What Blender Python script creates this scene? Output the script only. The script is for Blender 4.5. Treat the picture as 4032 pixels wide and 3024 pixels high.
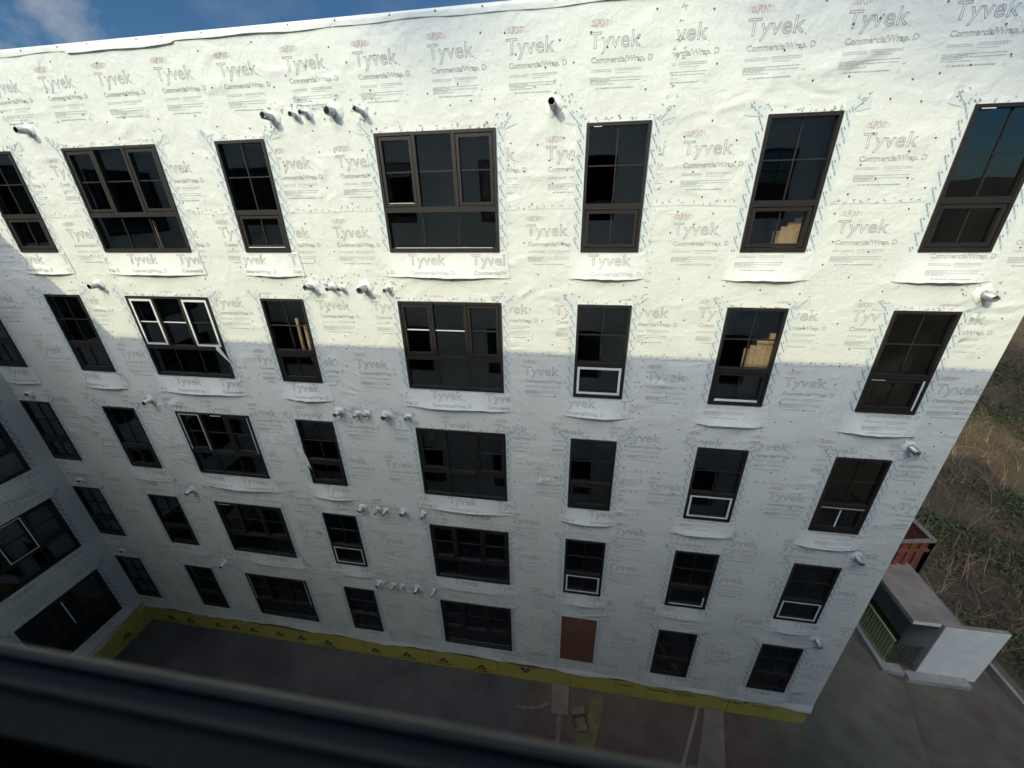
import bpy, bmesh, math, random
import numpy as np
from mathutils import Matrix, Vector
random.seed(7); rng = np.random.default_rng(7)
S = bpy.context.scene; C = S.collection
for o in list(bpy.data.objects): bpy.data.objects.remove(o)

# ---------------------------------------------------------------- camera
yaw, pit, rol = -0.16738, 0.43975, -0.021748
cy, sy, cp, sp, cr, sr = math.cos(yaw), math.sin(yaw), math.cos(pit), math.sin(pit), math.cos(rol), math.sin(rol)
fwd = Vector((sy*cp, cy*cp, -sp)); rt = Vector((cy, -sy, 0)); up = rt.cross(fwd)
r2 = cr*rt + sr*up; u2 = -sr*rt + cr*up
cam = bpy.data.cameras.new('camera'); camo = bpy.data.objects.new('camera', cam); C.objects.link(camo)
camo.matrix_world = Matrix(((r2.x, u2.x, -fwd.x, 0), (r2.y, u2.y, -fwd.y, -7.9197), (r2.z, u2.z, -fwd.z, -1.0729), (0, 0, 0, 1)))
cam.sensor_width = 36; cam.sensor_fit = 'HORIZONTAL'; cam.lens = 14.0124
cam.clip_start = 0.01; cam.clip_end = 2000
cam.dof.use_dof = True; cam.dof.focus_distance = 10; cam.dof.aperture_fstop = 3.6
S.camera = camo
# ---------------------------------------------------------------- sun, sky, exposure
K, SX = 0.746, 0.582                      # the sun's rays travel along (SX, 1, -K)
trav = Vector((SX, 1, -K)).normalized()
sl = bpy.data.lights.new('sun', 'SUN'); sl.energy = 2.65; sl.angle = math.radians(0.53); sl.color = (1, .94, .60)
so = bpy.data.objects.new('sun', sl); C.objects.link(so); so.rotation_euler = trav.to_track_quat('-Z', 'Y').to_euler()
W = bpy.data.worlds.new('World'); S.world = W; W.use_nodes = True
nt = W.node_tree; nt.nodes.clear()
def N(t, ty, **k):
    n = t.nodes.new(ty)
    for a, b in k.items():
        if a in n.inputs.keys(): n.inputs[a].default_value = b
        else: setattr(n, a, b)
    return n
sky = N(nt, 'ShaderNodeTexSky', sky_type='NISHITA', sun_disc=False, sun_elevation=math.asin(-trav.z), sun_rotation=math.atan2(-SX, -1), air_density=1.0, dust_density=.4, ozone_density=1.6)
bg = N(nt, 'ShaderNodeBackground', Strength=.085); out = N(nt, 'ShaderNodeOutputWorld')
tc = N(nt, 'ShaderNodeTexCoord')
mp = N(nt, 'ShaderNodeMapping'); mp.inputs['Scale'].default_value = (3.2, 3.2, 7)
nz = N(nt, 'ShaderNodeTexNoise', Scale=1.1, Detail=7.0, Roughness=.55)
cr_ = N(nt, 'ShaderNodeValToRGB'); cr_.color_ramp.elements[0].position = .53; cr_.color_ramp.elements[1].position = .74
mx = N(nt, 'ShaderNodeMixRGB'); mx.inputs[2].default_value = (7.5, 7.6, 7.6, 1)
mm = N(nt, 'ShaderNodeMath', operation='MULTIPLY'); mm.inputs[1].default_value = .75
L = nt.links.new
L(tc.outputs['Generated'], mp.inputs[0]); L(mp.outputs[0], nz.inputs['Vector']); L(nz.outputs['Fac'], cr_.inputs[0])
# two visible puffs low over the roof, and thin streaks elsewhere
def blob(d, a, b):
    v_ = N(nt, 'ShaderNodeVectorMath', operation='DOT_PRODUCT'); v_.inputs[1].default_value = d; r_ = N(nt, 'ShaderNodeMapRange', interpolation_type='SMOOTHSTEP'); r_.inputs[1].default_value = a; r_.inputs[2].default_value = b
    L(tc.outputs['Generated'], v_.inputs[0]); L(v_.outputs['Value'], r_.inputs[0]); return r_.outputs[0]
def madd(a, b, op='ADD'):
    m_ = N(nt, 'ShaderNodeMath', operation=op); m_.use_clamp = (op == 'MULTIPLY')
    for i_, x_ in enumerate((a, b)):
        if isinstance(x_, float): m_.inputs[i_].default_value = x_
        else: L(x_, m_.inputs[i_])
    return m_.outputs[0]
b1 = blob((-0.7716, 0.59, 0.2376), .985, .9995); b2 = blob((-0.4565, 0.8344, 0.3089), .994, .9999)
nb = N(nt, 'ShaderNodeTexNoise', Scale=13.0, Detail=9.0, Roughness=.55); L(tc.outputs['Generated'], nb.inputs['Vector'])
bb = madd(b1, madd(b2, .5, 'MULTIPLY')); bb = madd(madd(madd(bb, .55, 'MULTIPLY'), nb.outputs['Fac']), -.91); bb = madd(bb, 2.6, 'MULTIPLY')
cs = madd(cr_.outputs[0], .25, 'MULTIPLY'); L(madd(bb, cs), mm.inputs[0]); tint = N(nt, 'ShaderNodeMixRGB', blend_type='MULTIPLY'); tint.inputs[0].default_value = 1; tint.inputs[2].default_value = (.46, .78, 1.02, 1)
L(sky.outputs[0], tint.inputs[1]); L(mm.outputs[0], mx.inputs[0]); L(tint.outputs[0], mx.inputs[1])
# bright patch added to the unseen sunward sky as fill for the shaded wall
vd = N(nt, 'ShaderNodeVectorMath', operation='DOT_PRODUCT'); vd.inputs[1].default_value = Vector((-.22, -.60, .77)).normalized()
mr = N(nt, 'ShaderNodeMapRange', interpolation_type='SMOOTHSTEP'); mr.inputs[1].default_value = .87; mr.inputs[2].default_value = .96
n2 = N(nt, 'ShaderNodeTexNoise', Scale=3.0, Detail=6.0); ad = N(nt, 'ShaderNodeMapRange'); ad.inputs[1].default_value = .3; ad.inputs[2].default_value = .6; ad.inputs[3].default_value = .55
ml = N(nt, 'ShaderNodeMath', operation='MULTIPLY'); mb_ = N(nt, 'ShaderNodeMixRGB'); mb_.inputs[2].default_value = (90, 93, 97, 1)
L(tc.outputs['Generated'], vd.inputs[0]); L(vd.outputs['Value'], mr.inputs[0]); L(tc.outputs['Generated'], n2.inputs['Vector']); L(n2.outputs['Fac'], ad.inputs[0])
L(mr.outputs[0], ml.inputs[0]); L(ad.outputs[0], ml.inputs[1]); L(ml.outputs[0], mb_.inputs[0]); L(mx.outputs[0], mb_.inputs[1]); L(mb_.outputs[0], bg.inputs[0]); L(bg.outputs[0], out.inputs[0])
S.render.engine = 'CYCLES'
S.view_settings.view_transform = 'Standard'; S.view_settings.look = 'None'; S.view_settings.gamma = 1
S.view_settings.exposure = -0.27
S.cycles.max_bounces = 8; S.cycles.transparent_max_bounces = 12

# ---------------------------------------------------------------- materials
MATS = {}
def mat(name, col, rough=.7, bump=None, var=0, metal=0, spec=.5, vscale=3., tint=None, trans=0):
    """procedural: base colour varied by noise, optional bump list of (type, scale, strength, distance)"""
    if name in MATS: return MATS[name]
    m = bpy.data.materials.new(name); m.use_nodes = True; t = m.node_tree; b = t.nodes['Principled BSDF']
    b.inputs['Roughness'].default_value = rough; b.inputs['Metallic'].default_value = metal; b.inputs['Specular IOR Level'].default_value = spec
    tcn = N(t, 'ShaderNodeTexCoord'); co = tcn.outputs['Object']
    col = tuple(col) + (1,)
    if var or tint:
        n = N(t, 'ShaderNodeTexNoise', Scale=vscale, Detail=8.0, Roughness=.6); t.links.new(co, n.inputs['Vector'])
        r = N(t, 'ShaderNodeValToRGB'); e = r.color_ramp.elements
        e[0].position = .3; e[1].position = .72
        c2 = tuple(tint) + (1,) if tint else tuple(min(1, c*(1+var)) for c in col[:3]) + (1,)
        c1 = col if tint else tuple(c*(1-var) for c in col[:3]) + (1,)
        e[0].color = c1; e[1].color = c2
        t.links.new(n.outputs['Fac'], r.inputs[0]); t.links.new(r.outputs[0], b.inputs['Base Color'])
    else: b.inputs['Base Color'].default_value = col
    if bump: add_bump(t, co, b, bump)
    MATS[name] = m; return m
def add_bump(t, co, b, bump):
    prev = None
    for kind, sc, st, di in bump:
        mpn = N(t, 'ShaderNodeMapping'); t.links.new(co, mpn.inputs[0])
        if kind == 'ridge':
            n = N(t, 'ShaderNodeTexNoise', Scale=sc, Detail=2.5, Distortion=.9); n.noise_type = 'RIDGED_MULTIFRACTAL'; n.normalize = True
            mpn.inputs['Scale'].default_value = (.8, 1, 1.5)
        elif kind == 'fine': n = N(t, 'ShaderNodeTexNoise', Scale=sc, Detail=6.0, Roughness=.7)
        else:
            n = N(t, 'ShaderNodeTexNoise', Scale=sc, Detail=3.0, Distortion=.5)
        t.links.new(mpn.outputs[0], n.inputs['Vector'])
        h = n.outputs['Fac']
        if kind == 'ridge':            # folds come and go: masked by a slow noise
            ms = N(t, 'ShaderNodeTexNoise', Scale=.55, Detail=1.0); t.links.new(co, ms.inputs['Vector'])
            rp = N(t, 'ShaderNodeMapRange'); rp.inputs[1].default_value = .40; rp.inputs[2].default_value = .62
            t.links.new(ms.outputs['Fac'], rp.inputs[0])
            mu = N(t, 'ShaderNodeMath', operation='MULTIPLY'); t.links.new(h, mu.inputs[0]); t.links.new(rp.outputs[0], mu.inputs[1]); h = mu.outputs[0]
        bn = N(t, 'ShaderNodeBump', Strength=st, Distance=di); t.links.new(h, bn.inputs['Height'])
        if prev: t.links.new(prev, bn.inputs['Normal'])
        prev = bn.outputs[0]
    t.links.new(prev, b.inputs['Normal'])
WB = [('soft', 1.3, .6, .07), ('ridge', 1.6, 1., .042), ('soft', 9, .6, .018), ('fine', 38, .8, .007)]
wrap = mat('house_wrap_cloth', (.79, .80, .745), .62, WB, .025, vscale=1.6)
apronm = mat('apron_cloth', (.83, .84, .80), .6, WB, .02)
ink = mat('grey_print', (.40, .415, .40), .7, WB)
inkl = mat('pale_grey_print', (.50, .52, .51), .7, WB)
inkr = mat('red_print', (.68, .55, .52), .7, WB)
inkt = mat('teal_print', (.24, .31, .315), .6, WB)
tape = mat('flashing_tape_film', (.735, .775, .76), .4, [('soft', 5, .5, .02), ('fine', 40, .4, .004)], .05, vscale=5)
bronze = mat('bronze_vinyl', (.021, .017, .015), .5, [('fine', 80, .1, .002)], .12)
film_glint = mat('white_film_and_glint', (.78, .78, .76), .5, [('fine', 30, .3, .003)], .05)
headm = mat('fastener_cap', (.12, .095, .09), .6)
foil = mat('foil_duct', (.50, .51, .52), .42, [('ridge', 22, .7, .02), ('soft', 35, .8, .01)], .1, metal=.75)
pvc = mat('pvc_pipe', (.62, .62, .58), .4, var=.05)
darkm = mat('dark_void', (.02, .02, .02), .9, var=.2)
yel = mat('yellow_sheathing', (.58, .49, .09), .75, [('fine', 30, .2, .003)], vscale=1.1, tint=(.46, .38, .10))
blk = mat('black_print', (.03, .03, .025), .7, var=.1)
conc = mat('concrete', (.27, .265, .255), .85, [('fine', 25, .4, .006)], .22, vscale=2.)
concd = mat('weathered_concrete', (.235, .20, .17), .85, [('fine', 18, .5, .008)], .3, vscale=1.3)
stucco = mat('white_stucco', (.64, .65, .63), .8, [('fine', 40, .4, .004)], .09, vscale=2.5)
ply = mat('plywood_brown', (.17, .075, .05), .7, [('fine', 20, .2, .003)], .3, vscale=1.2)
orange = mat('orange_timber', (.21, .065, .038), .7, [('fine', 14, .4, .006)], .35, vscale=3)
greyw = mat('weathered_timber', (.20, .165, .14), .8, [('fine', 18, .4, .005)], .3, vscale=6)
lum = mat('pine_lumber', (.74, .50, .26), .7, [('fine', 15, .3, .004)], .25, vscale=8)
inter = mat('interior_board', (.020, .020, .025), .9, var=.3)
roofm = mat('roof_membrane', (.3, .3, .3), .8, var=.1)
rail = mat('green_rail_paint', (.27, .29, .15), .5, var=.15)
pebble = mat('opposite_wrap', (.66, .68, .70), .7, WB, .03)

def glassmat():
    m = bpy.data.materials.new('window_glass'); m.use_nodes = True; t = m.node_tree; t.nodes.clear()
    o = N(t, 'ShaderNodeOutputMaterial'); g = N(t, 'ShaderNodeBsdfGlossy', Roughness=.004, Color=(.84, .91, 1, 1)); tr = N(t, 'ShaderNodeBsdfTransparent', Color=(.70, .72, .74, 1))
    ge = N(t, 'ShaderNodeNewGeometry'); dp = N(t, 'ShaderNodeVectorMath', operation='DOT_PRODUCT'); t.links.new(ge.outputs['Incoming'], dp.inputs[0]); t.links.new(ge.outputs['Normal'], dp.inputs[1])
    ab = N(t, 'ShaderNodeMath', operation='ABSOLUTE'); t.links.new(dp.outputs['Value'], ab.inputs[0])
    om = N(t, 'ShaderNodeMath', operation='SUBTRACT'); om.inputs[0].default_value = 1; t.links.new(ab.outputs[0], om.inputs[1])
    pw = N(t, 'ShaderNodeMath', operation='POWER'); t.links.new(om.outputs[0], pw.inputs[0]); pw.inputs[1].default_value = 4.5      # both faces reflect alike
    mu = N(t, 'ShaderNodeMath', operation='MULTIPLY_ADD'); mu.inputs[1].default_value = .88; mu.inputs[2].default_value = .125; mu.use_clamp = True; fr = pw
    nn = N(t, 'ShaderNodeTexNoise', Scale=1.3, Detail=1.); bn = N(t, 'ShaderNodeBump', Strength=.12, Distance=.02); tcn = N(t, 'ShaderNodeTexCoord')
    t.links.new(tcn.outputs['Object'], nn.inputs['Vector']); t.links.new(nn.outputs['Fac'], bn.inputs['Height']); t.links.new(bn.outputs[0], g.inputs['Normal'])
    mixn = N(t, 'ShaderNodeMixShader'); t.links.new(fr.outputs[0], mu.inputs[0]); t.links.new(mu.outputs[0], mixn.inputs[0])
    t.links.new(tr.outputs[0], mixn.inputs[1]); t.links.new(g.outputs[0], mixn.inputs[2]); t.links.new(mixn.outputs[0], o.inputs[0])
    return m
glass = glassmat()

# ---------------------------------------------------------------- mesh helpers
class MB:
    """collects faces of one mesh object"""
    def __init__(s): s.v = []; s.f = []; s.m = []; s.n = 0; s.mats = []
    def mi(s, m):
        if m not in s.mats: s.mats.append(m)
        return s.mats.index(m)
    def add(s, V, F, m):
        V = np.asarray(V, float); s.v.append(V); k = s.mi(m); n = s.n
        for f in F: s.f.append([i+n for i in f]); s.m.append(k)
        s.n += len(V)
    def quads(s, V, m):                      # V: (n,4,3)
        V = np.asarray(V, float)
        if not len(V): return
        n = len(V); s.v.append(V.reshape(-1, 3)); k = s.mi(m)
        idx = (np.arange(n*4).reshape(n, 4)+s.n).tolist(); s.f.extend(idx); s.m.extend([k]*n); s.n += n*4
    def box(s, a, b, m):
        x0, y0, z0 = a; x1, y1, z1 = b
        s.add([(x0, y0, z0), (x1, y0, z0), (x1, y1, z0), (x0, y1, z0), (x0, y0, z1), (x1, y0, z1), (x1, y1, z1), (x0, y1, z1)],
              [(0, 3, 2, 1), (4, 5, 6, 7), (0, 1, 5, 4), (1, 2, 6, 5), (2, 3, 7, 6), (3, 0, 4, 7)], m)
    def beam(s, p, q, w, h, m, upv=(0, 0, 1)):
        p = np.array(p, float); q = np.array(q, float); d = q-p; d /= np.linalg.norm(d)
        a = np.cross(d, upv); a /= np.linalg.norm(a); b = np.cross(a, d)
        V = [c+i*a*w/2+j*b*h/2 for c in (p, q) for i, j in ((-1, -1), (1, -1), (1, 1), (-1, 1))]
        s.add(V, [(0, 3, 2, 1), (4, 5, 6, 7), (0, 1, 5, 4), (1, 2, 6, 5), (2, 3, 7, 6), (3, 0, 4, 7)], m)
    def tube(s, p, q, r0, r1, m, n=16, ri=None, mi_=None, caps=True):
        p = np.array(p, float); q = np.array(q, float); d = q-p; d /= np.linalg.norm(d)
        a = np.cross(d, (0, 0, 1) if abs(d[2]) < .9 else (1, 0, 0)); a /= np.linalg.norm(a); b = np.cross(a, d)
        an = np.linspace(0, 2*math.pi, n, endpoint=False); ring = lambda c, r: [c+r*(math.cos(t)*a+math.sin(t)*b) for t in an]
        V = ring(p, r0)+ring(q, r1); F = [(i, (i+1) % n, n+(i+1) % n, n+i) for i in range(n)]
        if ri:
            V += ring(q, ri)+ring(q-d*.12, ri)
            F += [(n+i, n+(i+1) % n, 2*n+(i+1) % n, 2*n+i) for i in range(n)]
            s.add(V[:3*n], F, m)
            s.add(V[2*n:], [(i, (i+1) % n, n+(i+1) % n, n+i) for i in range(n)]+[tuple(range(n, 2*n))], mi_ or m)
        else:
            if caps: F += [tuple(range(n, 2*n))]
            s.add(V, F, m)
    def build(s, name, parent=None, smooth=False):
        me = bpy.data.meshes.new(name)
        V = np.concatenate(s.v) if s.v else np.zeros((0, 3))
        me.from_pydata(V.tolist(), [], s.f); 
        for m in s.mats: me.materials.append(m)
        me.polygons.foreach_set('material_index', s.m)
        if smooth: me.polygons.foreach_set('use_smooth', [True]*len(s.f))
        me.update(); o = bpy.data.objects.new(name, me); C.objects.link(o)
        if parent: o.parent = parent
        return o
def tag(o, label=None, cat=None, group=None, kind=None):
    if label: o['label'] = label
    if cat: o['category'] = cat
    if group: o['group'] = group
    if kind: o['kind'] = kind
    return o
def empty(name, loc=(0, 0, 0), rz=0):
    o = bpy.data.objects.new(name, None); C.objects.link(o); o.location = loc; o.rotation_euler = (0, 0, rz); return o

# ---------------------------------------------------------------- lettering
def text_geo(txt, size, fill, offset=0., space=1., res=3):
    cu = bpy.data.curves.new('t', 'FONT'); cu.body = txt; cu.size = size; cu.offset = offset; cu.space_character = space
    cu.resolution_u = res; cu.fill_mode = 'FRONT' if fill else 'NONE'
    o = bpy.data.objects.new('t', cu); C.objects.link(o)
    bpy.context.view_layer.update()
    me = bpy.data.meshes.new_from_object(o.evaluated_get(bpy.context.evaluated_depsgraph_get()))
    n = len(me.vertices); co = np.empty(n*3); me.vertices.foreach_get('co', co); co = co.reshape(-1, 3)[:, :2]
    if fill: F = [tuple(p.vertices) for p in me.polygons]; r = (co, F)
    else:
        e = np.empty(len(me.edges)*2, int); me.edges.foreach_get('vertices', e); r = (co[e.reshape(-1, 2)], None)
    bpy.data.objects.remove(o); bpy.data.meshes.remove(me); bpy.data.curves.remove(cu)
    return r
def ribbon(seg, w):                         # seg (n,2,2) -> (n,4,2)
    d = seg[:, 1]-seg[:, 0]; l = np.linalg.norm(d, axis=1, keepdims=True)+1e-9; d = d/l; nrm = np.stack([-d[:, 1], d[:, 0]], 1)*w/2
    a = seg[:, 0]-d*w*.3; b = seg[:, 1]+d*w*.3
    return np.stack([a+nrm, a-nrm, b-nrm, b+nrm], 1)
def fit_w(seg, width, height=None, x0=0, y0=0):
    lo = seg.reshape(-1, 2).min(0); hi = seg.reshape(-1, 2).max(0)
    sx_ = width/(hi[0]-lo[0]); sy_ = sx_ if height is None else height/(hi[1]-lo[1])
    return (seg-lo)*[sx_, sy_]+[x0, y0]
def dashes(x0, x1, z, h, word=.03):
    out = []; x = x0
    while x < x1:
        w = min(random.uniform(word*.5, word*1.6), x1-x); out.append([(x, z), (x+w, z), (x+w, z+h), (x, z+h)]); x += w+.006
    return out
def make_stamp(lod):
    """one repeat of the print; origin = top left of the big word. returns list of (material, quads(n,4,2))"""
    R = []
    rs = 3 if lod == 0 else 2
    T, _ = text_geo('Tyvek', 1, False, .036, 1.04, rs)
    T = fit_w(T, .76); hi = T.reshape(-1, 2)[:, 1].max(); T = T-[0, hi]
    T = T*[1, .96]
    R.append((ink, ribbon(T, .0095)))
    Cc, _ = text_geo('CommercialWrap. D', 1, False, .012, 1.0, 2 if lod == 0 else 1)
    Cc = fit_w(Cc, .93, .098, .035, -.405); R.append((ink if lod == 0 else inkl, ribbon(Cc, .0048)))
    Dp, _ = text_geo('DUPONT', 1, False, .03, .92, 2 if lod == 0 else 1)
    Dp = fit_w(Dp, .25, .078, .02, .065)
    c = .145; z0 = .104                         # the letters swell towards the middle of the oval
    Dp[..., 1] = z0+(Dp[..., 1]-z0)*(1.28-.7*((Dp[..., 0]-c)/.125)**2*.75)
    R.append((inkr, ribbon(Dp, .0055)))
    for sgn in (-1, 1):
        P = np.array([(c+sgn*(.150), z0-.03), (c+sgn*.172, z0), (c+sgn*.150, z0+.03), (c+sgn*.145, z0+.03), (c+sgn*.145, z0-.03), (c+sgn*.150, z0-.03)])
        R.append((inkr, ribbon(np.stack([P[:-1], P[1:]], 1), .0045)))
    q = []
    for z in (-.475, -.497): q += dashes(.04, .36, z, .010); q += dashes(.41, .82, z+.006, .010)
    q += dashes(.42, .70, -.52, .007)
    R.append((inkl, np.array(q)))
    q = []
    for z, b in ((-.583, .82), (-.602, .34), (-.620, .80), (-.638, .30), (-.662, .40)): q += dashes(.03, b, z, .0085, .05)
    R.append((inkl if lod else mat('mid_grey_print', (.40, .42, .415), .7, WB), np.array(q)))
    if lod == 0:
        v, F = text_geo('Call 1-800-448-9835  tyvek.com/commercialwrapd', 1, True, .02, 1.0, 1)
        v = fit_w(v, .60, .030, .12, -.728); R.append((inkt, [v[list(f)] for f in F]))
    else: R.append((inkt, np.array(dashes(.12, .72, -.722, .014, .05))))
    P = np.array([(.84, -.70), (.862, -.725), (.85, -.75), (.828, -.75), (.818, -.725), (.84, -.70)])
    R.append((inkl, ribbon(np.stack([P[:-1], P[1:]], 1), .005)))
    R.append((ink, np.array([[(.86, -.645), (.9, -.643), (.9, -.634), (.86, -.636)], [(.79, -.225), (.806, -.225), (.806, -.209), (.79, -.209)]])))
    return R
STAMP = [make_stamp(0), make_stamp(1)]
def put_stamp(mb, x, z, tf, lod=0, clip=None, holes=(), rot=0.):
    """tf maps (x,z)->xyz arrays. clip=(x0,x1,z0,z1): kept inside; holes: dropped inside"""
    ca, sa = math.cos(rot), math.sin(rot)
    for m, Q in STAMP[lod]:
        if isinstance(Q, list):
            cen = np.array([f.mean(0) for f in Q])
            for f, c_ in zip(Q, cen):
                g = f@np.array([[ca, sa], [-sa, ca]])+[x, z]; c2 = g.mean(0)
                if clip and not (clip[0] < c2[0] < clip[1] and clip[2] < c2[1] < clip[3]): continue
                if any(h[0] < c2[0] < h[1] and h[2] < c2[1] < h[3] for h in holes): continue
                mb.add(tf(g), [tuple(range(len(g)))], m)
        else:
            g = Q@np.array([[ca, sa], [-sa, ca]])+[x, z]; c2 = g.mean(1)
            k = np.ones(len(g), bool)
            if clip: k &= (c2[:, 0] > clip[0]) & (c2[:, 0] < clip[1]) & (c2[:, 1] > clip[2]) & (c2[:, 1] < clip[3])
            for h in holes: k &= ~((c2[:, 0] > h[0]) & (c2[:, 0] < h[1]) & (c2[:, 1] > h[2]) & (c2[:, 1] < h[3]))
            g = g[k]
            if len(g): mb.quads(tf(g.reshape(-1, 2)).reshape(-1, 4, 3), m)
def flat(y): return lambda g: np.stack([g[:, 0], np.full(len(g), y), g[:, 1]], 1)
def wingf(x): return lambda g: np.stack([np.full(len(g), x), g[:, 0], g[:, 1]], 1)
def ticks(mb, pts, tf, s=.045, m=None):
    """little printed marks of the seam tape: three-stroke sprigs"""
    segs = []
    for x, z in pts:
        a = random.uniform(0, 6.28)
        sc = s*random.uniform(.6, 1.15)
        for k, l in ((0, 1), (2.1, .6), (4.0, .6)):
            if random.random() < .2: continue
            segs.append([(x, z), (x+math.cos(a+k)*sc*l, z+math.sin(a+k)*sc*l*.8)])
    if segs: mb.quads(tf(ribbon(np.array(segs), .011).reshape(-1, 2)).reshape(-1, 4, 3), m or ink)

# ---------------------------------------------------------------- the layout of the courtyard wall
ZT = [0, -3.031, -6.163, -9.3, -12.425]; WH = 2.04; XL = -15.95; XR = 7.52; ZR = 1.59; ZB = -15.0; GZ = -15.95
COLS = {-1: (-15.89, 1.02, 'n'), 0: (-13.02, 1.05, 'n'), 1: (-10.635, 2.245, 'w'), 2: (-7.03, 1.05, 'n'), 3: (-3.762, 2.235, 'w'), 4: (.014, 1.04, 'n'), 5: (2.792, 1.05, 'n'), 6: (5.553, 1.035, 'n')}
SEAMZ = [1.75, -1.24, -4.10, -6.95, -9.80, -12.65]
opens = [(x, x+w, ZT[r]-WH, ZT[r]) for r in range(5) for c, (x, w, t) in COLS.items()]

bld = empty('building', (0, 0, 0)); tag(bld, 'L shaped multi storey building wrapped in printed white sheeting with rows of dark windows', 'building')
def wall_mesh(mb, u0, u1, z0, z1, ops, tf, m, nu=1):
    us = sorted({u0, u1} | {a for o in ops for a in o[:2]}); zs = sorted({z0, z1} | {a for o in ops for a in o[2:]})
    q = []
    for i in range(len(us)-1):
        for j in range(len(zs)-1):
            cu, cz = (us[i]+us[i+1])/2, (zs[j]+zs[j+1])/2
            if any(o[0] < cu < o[1] and o[2] < cz < o[3] for o in ops): continue
            q.append([(us[i], zs[j]), (us[i+1], zs[j]), (us[i+1], zs[j+1]), (us[i], zs[j+1])])
    mb.quads(tf(np.array(q).reshape(-1, 2)).reshape(-1, 4, 3), m)
mb = MB()
wall_mesh(mb, XL, XR, ZB, ZR, opens, flat(0), wrap)
# reveals of the openings
for (a, b, z0, z1) in opens:
    mb.quads([[(a, 0, z0), (a, .12, z0), (a, .12, z1), (a, 0, z1)], [(b, 0, z0), (b, 0, z1), (b, .12, z1), (b, .12, z0)], [(a, 0, z0), (b, 0, z0), (b, .12, z0), (a, .12, z0)], [(a, 0, z1), (a, .12, z1), (b, .12, z1), (b, 0, z1)]], wrap)
PH = [(1.18, 0., 2.26), (-.31, -.65, 1.60), (-1.55, -1., 1.62), (-3.05, -.43, 2.30), (-4.41, -1.08, 1.51), (-5.92, -.45, 2.53), (-7.22, -.82, 1.88), (-8.74, -1.43, 1.24), (-10.02, -1.45, 1.19), (-11.5, -.9, 2.0), (-12.95, -1.9, 1.5), (-14.35, -1.1, 2.4)]
XS = 1.25
for i, (z, pl, pr) in enumerate(PH):
    z1 = max([s for s in SEAMZ if s < z-.2]+[ZB]) if any(s < z-.2 for s in SEAMZ) else ZB
    zc = (z1 if i % 2 else -99); top = 99
    lod = 0 if i < 7 else 1
    xs = XS+.06*math.sin(i*1.7)
    for ph, cx in ((pl, (XL, xs)), (pr, (xs, XR-.02))):
        k0 = math.floor((cx[0]-ph)/1.31)-1; x = ph+k0*1.31
        while x < cx[1]:
            if x+1. > cx[0]:
                put_stamp(mb, x, z+random.uniform(-.008, .008), flat(-.002), lod if -11 < x < 7 else 1, (cx[0], cx[1], ZB, ZR), opens, random.uniform(-.006, .006))
            x += 1.31
# seam tape marks
pts = []
for s_ in SEAMZ[1:]:
    x = XL+.3
    while x < XR-.1:
        if not any(o[0]-.2 < x < o[1]+.2 and o[2]-.1 < s_ < o[3]+.1 for o in opens): pts.append((x, s_+random.uniform(-.03, .03)+.015*math.sin(x*1.3)))
        x += random.uniform(.09, .17)
z = ZR-.1
while z > ZB+.5:
    for dx in (0, .09):
        if random.random() < .6: pts.append((XS+dx+.06*math.sin(z*1.1)+random.uniform(-.04, .04), z))
    z -= random.uniform(.1, .2)
for (x0, x1) in ((2.3, 2.9), (6.2, 6.6)):
    z = -4.3
pts = [p for p in pts if not any(o[0]-.02 < p[0] < o[1]+.02 and o[2] < p[1] < o[3] for o in opens)]
ticks(mb, pts, flat(-.003))
for s_ in SEAMZ[1:]:                       # lapped roll edges: their thin shadow drawn as a grey line
    xs_ = np.arange(XL+.02, XR-.02, .12); zz_ = s_-.045+.012*np.sin(xs_*1.3)+.006*np.sin(xs_*5+s_)
    sg_ = np.stack([np.stack([xs_[:-1], zz_[:-1]], 1), np.stack([xs_[1:], zz_[1:]], 1)], 1)
    c_ = sg_.mean(1); k_ = np.ones(len(c_), bool)
    for o in opens: k_ &= ~((c_[:, 0] > o[0]-.06) & (c_[:, 0] < o[1]+.06) & (c_[:, 1] > o[2]) & (c_[:, 1] < o[3]))
    q_ = ribbon(sg_[k_], .007); mb.quads(flat(-.0035)(q_.reshape(-1, 2)).reshape(-1, 4, 3), mat('lap_shadow_line', (.55, .56, .54), .7))
mb.build('wrapped_wall', bld)

# window heads, jamb and apron marks belong to each window below
# ---- fastener caps
caps = []
for s_ in range(2600):
    x = rng.uniform(XL+.2, XR-.1); z = rng.uniform(ZB+.1, ZR-.15)
    if any(o[0]-.2 < x < o[1]+.2 and o[2]-.55 < z < o[3]+.05 for o in opens): continue
    if any((x-a)**2+(z-b)**2 < .3**2 for a, b in caps): continue
    caps.append((x, z))
    if len(caps) > 620: break
caps.sort(key=lambda p: p[0]**2+(p[1]+1.07)**2)
def capmesh(mb, x, z, r=.0145):
    n = 8; V = [(x+r*math.cos(t*2*math.pi/n), -.003, z+r*math.sin(t*2*math.pi/n)) for t in range(n)]+[(x+r*.7*math.cos(t*2*math.pi/n), -.010, z+r*.7*math.sin(t*2*math.pi/n)) for t in range(n)]
    mb.add(V, [(i, (i+1) % n, n+(i+1) % n, n+i) for i in range(n)]+[tuple(range(n, 2*n))], headm)
m0 = MB(); capmesh(m0, 0, 0); c0 = m0.build('fastener_cap', bld); c0.location = (caps[0][0], 0, caps[0][1])
for x, z in caps[1:100]:
    c_ = c0.copy(); C.objects.link(c_); c_.parent = bld; c_.location = (x, 0, z)
m0 = MB()
for x, z in caps[100:]: capmesh(m0, x, z)
tag(m0.build('fastener_caps', bld), kind='stuff')

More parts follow.
